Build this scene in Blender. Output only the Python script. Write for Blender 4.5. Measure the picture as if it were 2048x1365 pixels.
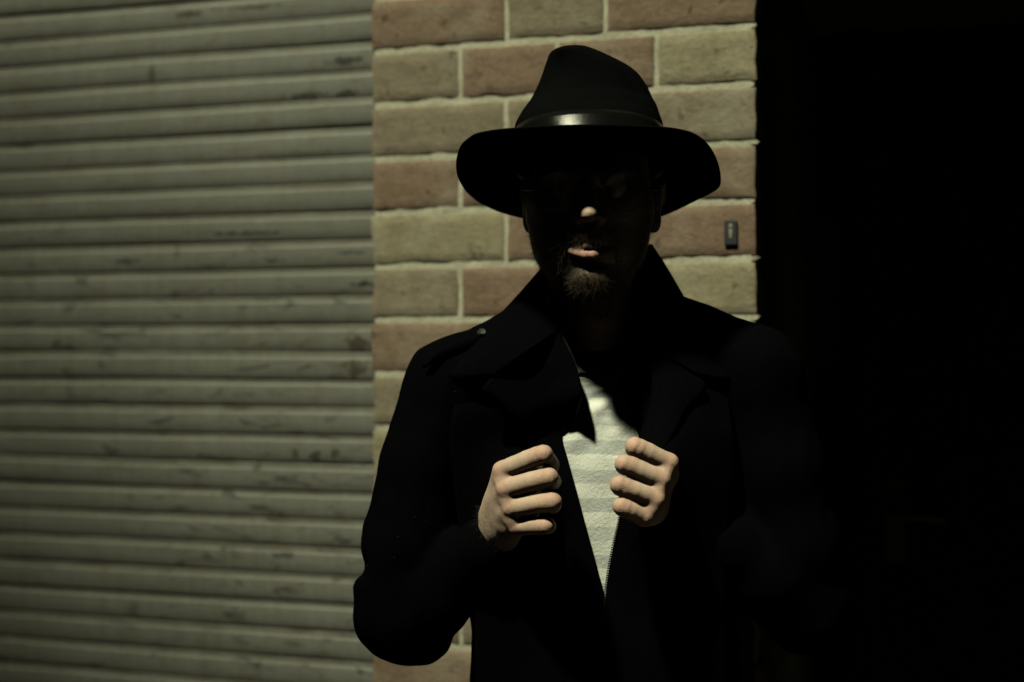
import bpy, math, random
import numpy as np
from mathutils import Vector, Matrix

# ------------------------------------------------------------------ clear
for o in list(bpy.data.objects):
    bpy.data.objects.remove(o)
S = bpy.context.scene
COL = S.collection
random.seed(7)
RNG = np.random.default_rng(11)

# ------------------------------------------------------------------ camera
F = 2844.0                      # focal length in photo pixels (50 mm on 36 mm)
HORIZON = 706.0                 # photo row of the eye level
CAMZ = 1.45
cam_d = bpy.data.cameras.new('camera')
cam = bpy.data.objects.new('camera', cam_d); COL.objects.link(cam)
cam.location = (0, 0, CAMZ); cam.rotation_euler = (math.radians(90), 0, 0)
cam_d.lens = 50; cam_d.sensor_width = 36
cam_d.shift_y = (HORIZON - 682.5) / 2048
cam_d.clip_start = 0.05; cam_d.clip_end = 400
cam_d.dof.use_dof = True; cam_d.dof.focus_distance = 1.80; cam_d.dof.aperture_fstop = 2.0
S.camera = cam

# ------------------------------------------------------------------ light
SUN_T = Vector((0.80, 1.0, -2.3)).normalized()      # the way the light travels
sun_d = bpy.data.lights.new('sun', 'SUN'); sun_d.energy = 4.8; sun_d.angle = math.radians(3.4)
sun_d.color = (0.985, 0.995, 0.67)
sun = bpy.data.objects.new('sun', sun_d); COL.objects.link(sun)
sun.location = -SUN_T * 12 + Vector((0, 1.9, 1.4))
sun.rotation_euler = SUN_T.to_track_quat('-Z', 'Y').to_euler()
el = math.asin(-SUN_T.z); az = math.atan2(-SUN_T.x, -SUN_T.y)
W = bpy.data.worlds.new('World'); S.world = W; W.use_nodes = True
wn = W.node_tree; bg = wn.nodes['Background']
sky = wn.nodes.new('ShaderNodeTexSky'); sky.sky_type = 'NISHITA'; sky.sun_disc = False
sky.sun_elevation = el; sky.sun_rotation = az
wn.links.new(sky.outputs[0], bg.inputs[0]); bg.inputs[1].default_value = 0.0004
vs = S.view_settings
vs.view_transform = 'Standard'; vs.look = 'None'; vs.exposure = 0.0; vs.gamma = 1.0; vs.use_curve_mapping = False
S.cycles.max_bounces = 6; S.cycles.diffuse_bounces = 0

# ------------------------------------------------------------------ helpers
def P(px, py, d):
    """a point of the place: the photo column and row it is seen at and its depth in metres"""
    return np.array([(px - 1024) / F * d, d, CAMZ - (py - HORIZON) / F * d])

def tag(o, label, cat, group=None):
    o['label'] = label; o['category'] = cat
    if group: o['group'] = group
    return o

def empty(name, loc=(0, 0, 0), rz=0.0, parent=None):
    o = bpy.data.objects.new(name, None); COL.objects.link(o)
    o.location = loc; o.rotation_euler = (0, 0, rz); o.parent = parent
    return o

def obj(name, verts, faces, mat, parent=None, smooth=False):
    me = bpy.data.meshes.new(name)
    me.from_pydata([tuple(map(float, v)) for v in verts], [], [tuple(map(int, f)) for f in faces])
    me.update()
    if smooth:
        me.polygons.foreach_set('use_smooth', [True] * len(me.polygons))
    o = bpy.data.objects.new(name, me); COL.objects.link(o)
    if mat: me.materials.append(mat)
    o.parent = parent
    return o

def struct(o):
    o['kind'] = 'structure'; return o

class MB:
    """collects shapes for one mesh"""
    def __init__(s): s.v = []; s.f = []
    def add(s, v, f):
        n = len(s.v); s.v += [tuple(p) for p in v]; s.f += [tuple(i + n for i in q) for q in f]; return s
    def box(s, lo, hi, M=None):
        x0, y0, z0 = lo; x1, y1, z1 = hi
        v = [(x0,y0,z0),(x1,y0,z0),(x1,y1,z0),(x0,y1,z0),(x0,y0,z1),(x1,y0,z1),(x1,y1,z1),(x0,y1,z1)]
        if M is not None: v = [tuple(M @ Vector(p)) for p in v]
        return s.add(v, [(0,3,2,1),(4,5,6,7),(0,1,5,4),(1,2,6,5),(2,3,7,6),(3,0,4,7)])
    def bbox(s, lo, hi, b=0.004):
        """box with chamfered edges"""
        x0,y0,z0 = lo; x1,y1,z1 = hi
        v=[];idx={}
        for ix,x in enumerate((x0,x1)):
            for iy,y in enumerate((y0,y1)):
                for iz,z in enumerate((z0,z1)):
                    sx,sy,sz=(b if ix==0 else -b),(b if iy==0 else -b),(b if iz==0 else -b)
                    for a,p in enumerate(((x,y+sy,z+sz),(x+sx,y,z+sz),(x+sx,y+sy,z))):
                        idx[(ix,iy,iz,a)]=len(v); v.append(p)
        f=[]
        f+= [tuple(idx[(0,i,j,0)] for i,j in ((0,0),(0,1),(1,1),(1,0))), tuple(idx[(1,i,j,0)] for i,j in ((0,0),(1,0),(1,1),(0,1)))]
        f+= [tuple(idx[(i,0,j,1)] for i,j in ((0,0),(1,0),(1,1),(0,1))), tuple(idx[(i,1,j,1)] for i,j in ((0,0),(0,1),(1,1),(1,0)))]
        f+= [tuple(idx[(i,j,0,2)] for i,j in ((0,0),(0,1),(1,1),(1,0))), tuple(idx[(i,j,1,2)] for i,j in ((0,0),(1,0),(1,1),(0,1)))]
        for i in (0,1):
            for j in (0,1):
                f.append((idx[(i,j,0,0)],idx[(i,j,1,0)],idx[(i,j,1,1)],idx[(i,j,0,1)]))
                f.append((idx[(i,0,j,0)],idx[(i,1,j,0)],idx[(i,1,j,2)],idx[(i,0,j,2)]))
                f.append((idx[(0,i,j,1)],idx[(1,i,j,1)],idx[(1,i,j,2)],idx[(0,i,j,2)]))
        for i in (0,1):
            for j in (0,1):
                for k in (0,1): f.append((idx[(i,j,k,0)],idx[(i,j,k,1)],idx[(i,j,k,2)]))
        return s.add(v,f)
    def tube(s, pts, r, n=8, closed=False):
        pts=[np.array(p,float) for p in pts]; m=len(pts); v=[]; f=[]
        for i,p in enumerate(pts):
            a=pts[(i+1)%m] if (closed or i<m-1) else p; b=pts[i-1] if (closed or i>0) else p
            t=a-b; t=t/(np.linalg.norm(t)+1e-12)
            u=np.cross(t,(0,0,1)) if abs(t[2])<.9 else np.cross(t,(0,1,0)); u/=np.linalg.norm(u); w=np.cross(t,u)
            rr=r[i] if isinstance(r,(list,tuple)) else r
            for k in range(n):
                q=2*math.pi*k/n; v.append(p+rr*(math.cos(q)*u+math.sin(q)*w))
        for i in range(m if closed else m-1):
            j=(i+1)%m
            for k in range(n):
                l=(k+1)%n; f.append((i*n+k,j*n+k,j*n+l,i*n+l))
        if not closed:
            f.append(tuple(range(n))[::-1]); f.append(tuple((m-1)*n+k for k in range(n)))
        return s.add(v,f)
    def cyl(s, c, axis, r, h, n=20):
        c=np.array(c,float); a=np.array(axis,float); a/=np.linalg.norm(a)
        return s.tube([c-a*h/2, c+a*h/2], r, n)
    def build(s, name, mat, parent=None, smooth=False): return obj(name, s.v, s.f, mat, parent, smooth)

# ---- materials
def mat(name, color, rough=0.8, spec=0.3, metal=0.0, sheen=0.0):
    m = bpy.data.materials.new(name); m.use_nodes = True
    b = m.node_tree.nodes['Principled BSDF']
    b.inputs['Base Color'].default_value = (*color, 1); b.inputs['Roughness'].default_value = rough
    b.inputs['Specular IOR Level'].default_value = spec; b.inputs['Metallic'].default_value = metal
    b.inputs['Sheen Weight'].default_value = sheen
    return m
class NT:
    def __init__(s, m): s.t = m.node_tree; s.b = s.t.nodes['Principled BSDF']
    def n(s, t, **k):
        x = s.t.nodes.new(t)
        for a, v in k.items():
            if a.startswith('i_'):
                key = a[2:]; key = int(key) if key.isdigit() else key
                x.inputs[key].default_value = v
            else: setattr(x, a, v)
        return x
    def l(s, a, b): s.t.links.new(a, b)
    def noise(s, vec, scale, detail=4, rough=0.55, dist=0.0):
        x = s.n('ShaderNodeTexNoise'); x.inputs['Scale'].default_value = scale; x.inputs['Detail'].default_value = detail
        x.inputs['Roughness'].default_value = rough; x.inputs['Distortion'].default_value = dist
        if vec is not None: s.l(vec, x.inputs['Vector'])
        return x.outputs[0]
    def ramp(s, fac, stops):
        x = s.n('ShaderNodeValToRGB'); e = x.color_ramp.elements
        while len(e) < len(stops): e.new(0.5)
        for i, (p, c) in enumerate(stops):
            e[i].position = p; e[i].color = (*c, 1) if not isinstance(c, (int, float)) else (c, c, c, 1)
        s.l(fac, x.inputs[0]); return x.outputs[0]
    def mix(s, fac, a, b, mode='MIX'):
        x = s.n('ShaderNodeMix', data_type='RGBA', blend_type=mode)
        for sock, v in ((x.inputs[0], fac), (x.inputs[6], a), (x.inputs[7], b)):
            if hasattr(v, 'links') or isinstance(v, bpy.types.NodeSocket): s.l(v, sock)
            elif isinstance(v, (int, float)): sock.default_value = v if sock is x.inputs[0] else (v, v, v, 1)
            else: sock.default_value = (*v, 1)
        return x.outputs[2]
    def math(s, op, a, b=0.0, clamp=False):
        x = s.n('ShaderNodeMath', operation=op, use_clamp=clamp)
        for i, v in enumerate((a, b)):
            if isinstance(v, bpy.types.NodeSocket): s.l(v, x.inputs[i])
            else: x.inputs[i].default_value = v
        return x.outputs[0]
    def scale(s, vec, sc):
        x = s.n('ShaderNodeMapping'); x.inputs['Scale'].default_value = sc; s.l(vec, x.inputs['Vector']); return x.outputs[0]
    def bump(s, h, strength, dist, prev=None):
        x = s.n('ShaderNodeBump'); x.inputs['Strength'].default_value = strength; x.inputs['Distance'].default_value = dist
        s.l(h, x.inputs['Height'])
        if prev is not None: s.l(prev, x.inputs['Normal'])
        return x.outputs[0]
    def pos(s): return s.n('ShaderNodeNewGeometry').outputs['Position']
    def objco(s): return s.n('ShaderNodeTexCoord').outputs['Object']

# wall frame: local x runs right along the wall, local y goes into the wall
TH = math.atan(0.000115 * F); CT, ST = math.cos(TH), math.sin(TH); WD = 2.3
WALLM = Matrix.Translation((0, WD, 0)) @ Matrix.Rotation(-TH, 4, 'Z')
def U(px, y=0.0):
    """wall coordinate of a photo column, on the plane y behind the brick face"""
    k = (px - 1024) / F; ox, oy = ST * y, WD + CT * y
    return (k * oy - ox) / (CT + k * ST)
def wallroot(name, x=0.0, y=0.0, z=0.0):
    o = empty(name); o.matrix_world = WALLM @ Matrix.Translation((x, y, z)); return o

# ------------------------------------------------------------------ noise for meshes
def vnoise(p, seed=0):
    """smooth value noise, p (N,3)"""
    p = np.asarray(p, float); i = np.floor(p).astype(np.int64); f = p - i; f = f*f*(3-2*f)
    def h(a, b, c):
        n = (a*73856093 ^ b*19349663 ^ c*83492791 ^ (seed*2654435761)) & 0x7fffffff
        n = (n ^ (n >> 13)) * 1274126177 & 0x7fffffff
        return ((n ^ (n >> 16)) & 0xffff) / 32767.5 - 1
    r = 0
    for dx in (0,1):
        for dy in (0,1):
            for dz in (0,1):
                w = (f[:,0] if dx else 1-f[:,0])*(f[:,1] if dy else 1-f[:,1])*(f[:,2] if dz else 1-f[:,2])
                r = r + w*h(i[:,0]+dx, i[:,1]+dy, i[:,2]+dz)
    return r

# ------------------------------------------------------------------ implicit shapes
class Field:
    def __init__(s, lo, hi, h):
        s.lo = np.array(lo, np.float32); s.h = h
        s.n = np.ceil((np.array(hi) - s.lo) / h).astype(int) + 1
        s.D = np.full(s.n, 1.0, np.float32)
    def _sub(s, lo, hi):
        a = np.clip(np.floor((np.array(lo) - s.lo) / s.h).astype(int), 0, s.n)
        b = np.clip(np.ceil((np.array(hi) - s.lo) / s.h).astype(int) + 1, 0, s.n)
        sl = tuple(slice(i, j) for i, j in zip(a, b))
        ax = [(np.arange(i, j, dtype=np.float32) * s.h + s.lo[k]) for k, (i, j) in enumerate(zip(a, b))]
        return sl, np.meshgrid(*ax, indexing='ij', sparse=True)
    def _comb(s, sl, d, k, sub):
        o = s.D[sl]
        if o.size == 0: return
        if sub:
            d = -d
            hh = np.clip(0.5 - 0.5*(o - d)/k, 0, 1); s.D[sl] = o*(1-hh) + d*hh + k*hh*(1-hh)
        else:
            hh = np.clip(0.5 + 0.5*(d - o)/k, 0, 1); s.D[sl] = d*(1-hh) + o*hh - k*hh*(1-hh)
    def cone(s, a, b, ra, rb, k=0.006, sub=False):
        a = np.array(a, float); b = np.array(b, float); m = max(ra, rb) + 2*k + 2*s.h
        sl, (x, y, z) = s._sub(np.minimum(a, b)-m, np.maximum(a, b)+m)
        ba = (b - a); l2 = float(ba @ ba) + 1e-12
        t = np.clip(((x-a[0])*ba[0] + (y-a[1])*ba[1] + (z-a[2])*ba[2]) / l2, 0, 1)
        d = np.sqrt((x-a[0]-t*ba[0])**2 + (y-a[1]-t*ba[1])**2 + (z-a[2]-t*ba[2])**2) - (ra + (rb-ra)*t)
        s._comb(sl, d, k, sub)
    def ell(s, c, r, k=0.006, sub=False):
        c = np.array(c, float); r = np.array(r, float); m = r + 2*k + 2*s.h
        sl, (x, y, z) = s._sub(c-m, c+m)
        X, Y, Z = x-c[0], y-c[1], z-c[2]
        k0 = np.sqrt((X/r[0])**2+(Y/r[1])**2+(Z/r[2])**2); k1 = np.sqrt((X/r[0]**2)**2+(Y/r[1]**2)**2+(Z/r[2]**2)**2)
        s._comb(sl, (k0*(k0-1)/(k1+1e-9)).astype(np.float32), k, sub)
    def chain(s, pts, rs, k=0.006):
        for i in range(len(pts)-1): s.cone(pts[i], pts[i+1], rs[i], rs[i+1], k)
    def mesh(s):
        D = s.D; ins = D < 0
        c = np.zeros(np.array(D.shape)-1, np.int8)
        for dx in (0,1):
            for dy in (0,1):
                for dz in (0,1):
                    c += ins[dx:D.shape[0]-1+dx, dy:D.shape[1]-1+dy, dz:D.shape[2]-1+dz]
        act = (c > 0) & (c < 8); ids = np.full(act.shape, -1, np.int64); A = np.argwhere(act); ids[act] = np.arange(len(A))
        acc = np.zeros((len(A),3)); cnt = np.zeros(len(A))
        corner = [(i,j,k) for i in (0,1) for j in (0,1) for k in (0,1)]
        for a in corner:
            for ax in range(3):
                if a[ax]: continue
                b = list(a); b[ax] = 1
                va = D[A[:,0]+a[0], A[:,1]+a[1], A[:,2]+a[2]]; vb = D[A[:,0]+b[0], A[:,1]+b[1], A[:,2]+b[2]]
                m = (va < 0) != (vb < 0); t = np.where(m, va/np.where(m, va-vb, 1), 0)
                p = np.tile(np.array(a, float), (len(A),1)); p[:,ax] += t
                acc[m] += p[m]; cnt[m] += 1
        V = (A + acc/np.maximum(cnt,1)[:,None]) * s.h + s.lo
        Q = []
        for ax in range(3):
            sl0 = [slice(None)]*3; sl1 = [slice(None)]*3; sl0[ax] = slice(0,-1); sl1[ax] = slice(1,None)
            a, b = ins[tuple(sl0)], ins[tuple(sl1)]
            for flip, m in ((False, a & ~b), (True, ~a & b)):
                E = np.argwhere(m); u, w = [(1,2),(2,0),(0,1)][ax]
                E = E[(E[:,u] > 0) & (E[:,w] > 0) & (E[:,u] < ids.shape[u]) & (E[:,w] < ids.shape[w])]
                if not len(E): continue
                def g(du, dw):
                    q = E.copy(); q[:,u] -= du; q[:,w] -= dw; return ids[q[:,0], q[:,1], q[:,2]]
                quad = np.stack([g(1,1), g(0,1), g(0,0), g(1,0)], 1)
                Q.append(quad[:, ::-1] if flip else quad)
        Q = np.concatenate(Q); Q = Q[(Q >= 0).all(1)]
        return V, Q

def vnormals(V, Q):
    n = np.zeros_like(V); a, b, c, d = (V[Q[:,i]] for i in range(4)); fn = np.cross(c-a, d-b)
    for i in range(4): np.add.at(n, Q[:,i], fn)
    return n / (np.linalg.norm(n, axis=1, keepdims=True) + 1e-12)

def fast_obj(name, V, Q, m, parent=None, attrs=None):
    me = bpy.data.meshes.new(name); nv, nf = len(V), len(Q)
    me.vertices.add(nv); me.vertices.foreach_set('co', np.asarray(V, np.float32).ravel())
    me.loops.add(nf*4); me.loops.foreach_set('vertex_index', np.asarray(Q, np.int32).ravel())
    me.polygons.add(nf); me.polygons.foreach_set('loop_start', np.arange(0, nf*4, 4, dtype=np.int32))
    me.polygons.foreach_set('loop_total', np.full(nf, 4, np.int32))
    me.polygons.foreach_set('use_smooth', np.ones(nf, bool))
    for k, a in (attrs or {}).items():
        at = me.attributes.new(k, 'FLOAT', 'POINT'); at.data.foreach_set('value', np.asarray(a, np.float32))
    me.update(calc_edges=True); me.validate()
    o = bpy.data.objects.new(name, me); COL.objects.link(o)
    if m: me.materials.append(m)
    o.parent = parent
    return o

def catmull(pts, n):
    pts = np.array(pts, float); m = len(pts); t = np.linspace(0, m-1, n); out = []
    for x in t:
        i = min(int(x), m-2); f = x - i
        p0, p1, p2, p3 = pts[max(i-1,0)], pts[i], pts[i+1], pts[min(i+2,m-1)]
        out.append(0.5*((2*p1)+(-p0+p2)*f+(2*p0-5*p1+4*p2-p3)*f*f+(-p0+3*p1-3*p2+p3)*f**3))
    return np.array(out)

def sheet(name, rows, mtl, parent, nu=14, nv=60, bulge=0.0, thick=0.004, wrinkle=0.0, seed=0, pull=()):
    """a cloth panel through rows of (inner, outer) points, with real thickness"""
    a = catmull([r[0] for r in rows], nv); b = catmull([r[1] for r in rows], nv)
    G = np.zeros((nv, nu, 3))
    for j in range(nu):
        u = j/(nu-1); G[:, j] = a*(1-u) + b*u; G[:, j, 1] -= bulge*math.sin(math.pi*u)
    if wrinkle:
        p = G.reshape(-1,3); G[:, :, 1] += (wrinkle*vnoise(p*np.array([30,10,18]), seed)).reshape(nv, nu)
    for c_, r_, h_ in pull:
        G[:, :, 1] -= h_*np.exp(-(((G[:,:,0]-c_[0])**2+((G[:,:,2]-c_[2])*0.7)**2)/r_**2))*np.clip(np.linspace(0,1,nu)*4,0,1)[None,:]
    du = np.gradient(G, axis=1); dv = np.gradient(G, axis=0); n = np.cross(du, dv)
    n /= np.linalg.norm(n, axis=2, keepdims=True) + 1e-12
    if n[nv//2, nu//2, 1] > 0: n = -n
    Fv = (G + n*thick/2).reshape(-1,3); Bv = (G - n*thick/2).reshape(-1,3); N = nv*nu
    V = np.concatenate([Fv, Bv]); Q = []
    for i in range(nv-1):
        for j in range(nu-1):
            q = (i*nu+j, i*nu+j+1, (i+1)*nu+j+1, (i+1)*nu+j)
            Q.append(q); Q.append(tuple(N+k for k in q[::-1]))
    edge = [(i*nu, (i+1)*nu) for i in range(nv-1)] + [((i+1)*nu+nu-1, i*nu+nu-1) for i in range(nv-1)] \
         + [(j+1, j) for j in range(nu-1)] + [((nv-1)*nu+j, (nv-1)*nu+j+1) for j in range(nu-1)]
    for p, q in edge: Q.append((p, q, q+N, p+N))
    return fast_obj(name, V, np.array(Q), mtl, parent), a

# ================================================================== MATERIALS
def brick_mat(name, c0, c1, c2):
    c0, c1, c2 = (tuple(x*0.93 for x in q) for q in (c0, c1, c2))
    m = mat(name, c0, 0.92, 0.15); t = NT(m); g = t.pos()
    inf = t.n('ShaderNodeObjectInfo').outputs['Random']
    base = t.mix(t.ramp(t.noise(g, 14, 5), [(0.32, 0), (0.68, 1)]), c0, c1)
    base = t.mix(t.math('MULTIPLY', inf, 0.45), base, c2)
    streak = t.noise(t.scale(g, (18, 18, 34)), 1.6, 7, 0.7, 0.8)
    base = t.mix(t.ramp(streak, [(0.42, 0), (0.70, 0.7)]), base, tuple(x*0.55 for x in c0))
    fine = t.noise(g, 160, 5, 0.7)
    base = t.mix(t.ramp(fine, [(0.3, 0.5), (0.62, 0)]), base, tuple(x*0.45 for x in c0))
    pits = t.noise(g, 55, 3, 0.5)
    base = t.mix(t.ramp(pits, [(0.62, 0), (0.72, 0.75)]), base, tuple(x*0.3 for x in c0))
    wash = t.noise(g, 7, 4, 0.6, 0.8)
    base = t.mix(t.ramp(wash, [(0.5, 0), (0.75, 0.35)]), base, (0.40, 0.38, 0.32))
    t.l(base, t.b.inputs['Base Color'])
    n1 = t.bump(t.noise(t.scale(g, (1, 1, 1.7)), 90, 7, 0.7), 0.42, 0.004)
    t.l(t.bump(fine, 0.4, 0.0015, n1), t.b.inputs['Normal'])
    return m
M_TAN = brick_mat('brick_buff', (0.275, 0.228, 0.172), (0.33, 0.28, 0.21), (0.255, 0.215, 0.17))
M_RED = brick_mat('brick_rose', (0.255, 0.172, 0.13), (0.30, 0.215, 0.165), (0.265, 0.205, 0.155))
M_PALE = brick_mat('brick_pale', (0.33, 0.29, 0.205), (0.395, 0.355, 0.255), (0.33, 0.285, 0.20))

m = mat('mortar', (0.4, 0.39, 0.33), 0.95, 0.1); t = NT(m); g = t.pos()
c = t.mix(t.ramp(t.noise(g, 30, 5), [(0.35, 0), (0.7, 1)]), (0.56, 0.54, 0.44), (0.42, 0.40, 0.32))
c = t.mix(t.ramp(t.noise(g, 220, 3), [(0.3, 0.4), (0.55, 0)]), c, (0.16, 0.15, 0.12))
t.l(c, t.b.inputs['Base Color'])
t.l(t.bump(t.noise(g, 150, 5, 0.7), 0.6, 0.003), t.b.inputs['Normal'])
M_MORTAR = m

WD_ = 2.3
m = mat('shutter_paint', (0.24, 0.24, 0.235), 0.6, 0.3); t = NT(m); g = t.pos()
c = t.mix(t.ramp(t.noise(g, 2.6, 5, 0.6, 0.5), [(0.35, 0), (0.7, 1)]), (0.210, 0.215, 0.198), (0.158, 0.162, 0.150))
c = t.mix(t.ramp(t.noise(t.scale(g, (60, 60, 5)), 1.0, 5, 0.65), [(0.42, 0), (0.75, 0.6)]), c, (0.14, 0.13, 0.112))     # runs of dirt
c = t.mix(t.ramp(t.noise(t.scale(g, (6, 6, 20)), 2.2, 6, 0.7, 1.0), [(0.53, 0), (0.75, 0.75)]), c, (0.12, 0.09, 0.06))   # rusty grime
sm = t.noise(t.scale(g, (10, 10, 34)), 1.5, 4, 0.55, 0.6)
lim = t.ramp(t.noise(g, 2.1, 2), [(0.48, 0), (0.58, 1)])
c = t.mix(t.math('MULTIPLY', t.ramp(sm, [(0.57, 0), (0.65, 0.8)]), lim), c, (0.045, 0.047, 0.05))                       # black smudges
for (cx_,cy_,rx_,rz_,col_,am_) in ((716,690,30,20,(0.10,0.072,0.05),.8),(712,738,34,18,(0.10,0.075,0.052),.8),(722,568,26,7,(0.03,0.028,0.025),.9),(628,912,14,12,(0.06,0.06,0.06),.75),(590,912,10,12,(0.06,0.06,0.06),.7),(668,908,10,10,(0.06,0.06,0.06),.7),(700,505,36,5,(0.05,0.05,0.05),.6),(690,120,40,9,(0.05,0.05,0.052),.8),(610,190,45,7,(0.04,0.042,0.05),.8),(690,186,30,8,(0.05,0.05,0.055),.8),(480,466,95,5,(0.07,0.07,0.065),.8),(40,291,26,6,(0.04,0.038,0.03),.85),(250,522,34,7,(0.06,0.06,0.055),.7),(375,26,40,7,(0.06,0.05,0.035),.75),(300,150,8,22,(0.08,0.065,0.04),.6),(500,12,70,5,(0.05,0.045,0.035),.7),(545,520,20,6,(0.05,0.05,0.045),.7)):
    k_ = (cx_-1024)/F; d_ = WD_/(1+k_*0.327)+0.08; q_ = (k_*d_, d_, CAMZ-(cy_-HORIZON)/F*d_); sc_ = d_/F
    mp = t.n('ShaderNodeMapping', vector_type='POINT'); iv = (1/(rx_*sc_), 1/0.3, 1/(rz_*sc_))
    mp.inputs['Scale'].default_value = iv; mp.inputs['Location'].default_value = tuple(-a_*b_ for a_,b_ in zip(q_,iv)); t.l(g, mp.inputs['Vector'])
    ln_ = t.n('ShaderNodeVectorMath', operation='LENGTH'); t.l(mp.outputs[0], ln_.inputs[0])
    wob_ = t.math('ADD', ln_.outputs['Value'], t.math('MULTIPLY', t.math('SUBTRACT', t.noise(g, 75, 4, 0.65), 0.5), 3.2))
    c = t.mix(t.ramp(wob_, [(0.6, min(1.0, am_*1.15)), (1.35, 0.0)]), c, tuple(x*0.65 for x in col_))
c = t.mix(t.ramp(t.noise(g, 130, 4, 0.7), [(0.3, 0.35), (0.6, 0)]), c, (0.13, 0.125, 0.11))
at = t.n('ShaderNodeAttribute', attribute_name='groove').outputs['Fac']                                                   # dirt lodged in the groove
gn = t.ramp(t.noise(t.scale(g, (8, 8, 30)), 2.0, 5), [(0.3, 0.35), (0.65, 1.0)])
c = t.mix(t.math('MULTIPLY', t.math('MULTIPLY', at, gn), 0.85), c, (0.075, 0.062, 0.045))
t.l(c, t.b.inputs['Base Color'])
t.l(t.bump(t.noise(g, 45, 6, 0.6), 0.25, 0.003), t.b.inputs['Normal'])
M_SHUT = m

def cloth(name, col, bump=0.3, sc=900, spec=0.06, rough=0.95):
    m = mat(name, col, rough, spec); t = NT(m); g = t.objco()
    c = t.mix(t.ramp(t.noise(g, sc*0.6, 3), [(0.3, 0), (0.7, 1)]), tuple(x*0.75 for x in col), tuple(x*1.25 for x in col))
    t.l(c, t.b.inputs['Base Color']); t.l(t.bump(t.noise(g, sc, 3, 0.7), bump, 0.001), t.b.inputs['Normal'])
    return m
M_JACKET = cloth('jacket_wool', (0.0020, 0.0021, 0.0028), 0.5, 700, 0.0)
M_FELT = cloth('hat_felt', (0.0036, 0.0036, 0.0042), 0.35, 900, 0.0)
M_TROUSER = cloth('trouser_cloth', (0.012, 0.012, 0.015), 0.4, 800, 0.05)
M_BAND = mat('hat_band_leather', (0.004, 0.004, 0.004), 0.20, 0.17); t = NT(M_BAND); g = t.objco()
t.l(t.bump(t.noise(t.scale(g, (900, 900, 250)), 1.0, 3, 0.6), 0.3, 0.0006), t.b.inputs['Normal'])
M_SHOE = mat('shoe_leather', (0.015, 0.012, 0.010), 0.4, 0.4)
M_SOLE = mat('shoe_sole', (0.02, 0.02, 0.02), 0.9, 0.1)
M_ZIP = mat('zip_metal', (0.008, 0.008, 0.008), 0.5, 0.3, 0.0)
M_SNAP = mat('snap_metal', (0.05, 0.052, 0.05), 0.75, 0.2, 0.0)
M_DARKMETAL = mat('dark_bronze', (0.02, 0.018, 0.014), 0.6, 0.2, 0.0)
M_STEEL = mat('brushed_steel', (0.42, 0.42, 0.40), 0.35, 0.5, 1.0)
M_GLASSRIM = mat('glasses_wire', (0.006, 0.0055, 0.005), 0.5, 0.15, 0.0)
M_LENS = mat('glasses_lens', (0.9, 0.9, 0.9), 0.05, 0.3); _t = M_LENS.node_tree; _b = _t.nodes['Principled BSDF']
_tr = _t.nodes.new('ShaderNodeBsdfTransparent'); _gl = _t.nodes.new('ShaderNodeBsdfGlossy'); _gl.inputs['Roughness'].default_value = 0.05; _mx = _t.nodes.new('ShaderNodeMixShader'); _mx.inputs[0].default_value = 0.003
_t.links.new(_tr.outputs[0], _mx.inputs[1]); _t.links.new(_gl.outputs[0], _mx.inputs[2]); _t.links.new(_mx.outputs[0], _t.nodes['Material Output'].inputs['Surface'])
M_BEARD = mat('beard_hair', (0.034, 0.025, 0.018), 0.6, 0.15)

m = mat('skin', (0.55, 0.36, 0.27), 0.55, 0.2); t = NT(m); g = t.objco()
kn = t.n('ShaderNodeAttribute', attribute_name='flush').outputs['Fac']
lp = t.n('ShaderNodeAttribute', attribute_name='lip').outputs['Fac']
hd = t.n('ShaderNodeAttribute', attribute_name='hairy').outputs['Fac']
c = t.mix(t.ramp(t.noise(g, 60, 4), [(0.3, 0), (0.7, 1)]), (0.535, 0.395, 0.325), (0.585, 0.44, 0.365))
c = t.mix(t.math('MULTIPLY', kn, 0.65), c, (0.53, 0.305, 0.25))
c = t.mix(t.ramp(t.noise(g, 420, 3), [(0.35, 0.28), (0.6, 0)]), c, (0.45, 0.295, 0.225))
c = t.mix(lp, c, (0.40, 0.215, 0.19))
c = t.mix(hd, c, (0.05, 0.035, 0.025))
t.l(c, t.b.inputs['Base Color'])
axl = t.n('ShaderNodeAttribute', attribute_name='axial').outputs['Fac']; msk = t.n('ShaderNodeAttribute', attribute_name='crease').outputs['Fac']
wv = t.math('SINE', t.math('ADD', t.math('MULTIPLY', axl, 2300.0), t.math('MULTIPLY', t.noise(g, 320, 3), 14.0)))
n1 = t.bump(t.noise(g, 700, 4, 0.7), 0.4, 0.0008)
n1 = t.bump(t.math('MULTIPLY', wv, msk), 0.32, 0.0006, n1)
n1 = t.bump(t.noise(g, 120, 3, 0.6), 0.25, 0.002, n1)
lipw = t.noise(t.scale(g, (700, 100, 60)), 1.0, 2)
t.l(t.bump(t.math('MULTIPLY', lipw, lp), 0.5, 0.0012, n1), t.b.inputs['Normal'])
t.b.inputs['Subsurface Weight'].default_value = 0.12; t.b.inputs['Subsurface Radius'].default_value = (0.006, 0.0025, 0.0012)
t.b.inputs['Subsurface Scale'].default_value = 0.6
M_SKIN = m

m = mat('striped_jersey', (0.75, 0.76, 0.74), 0.95, 0.1); t = NT(m); g = t.pos()
z = t.n('ShaderNodeSeparateXYZ'); t.l(g, z.inputs[0])
wob = t.math('MULTIPLY', t.math('SUBTRACT', t.noise(g, 9, 3), 0.5), 0.010)
zz = t.math('ADD', z.outputs[2], wob)
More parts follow.
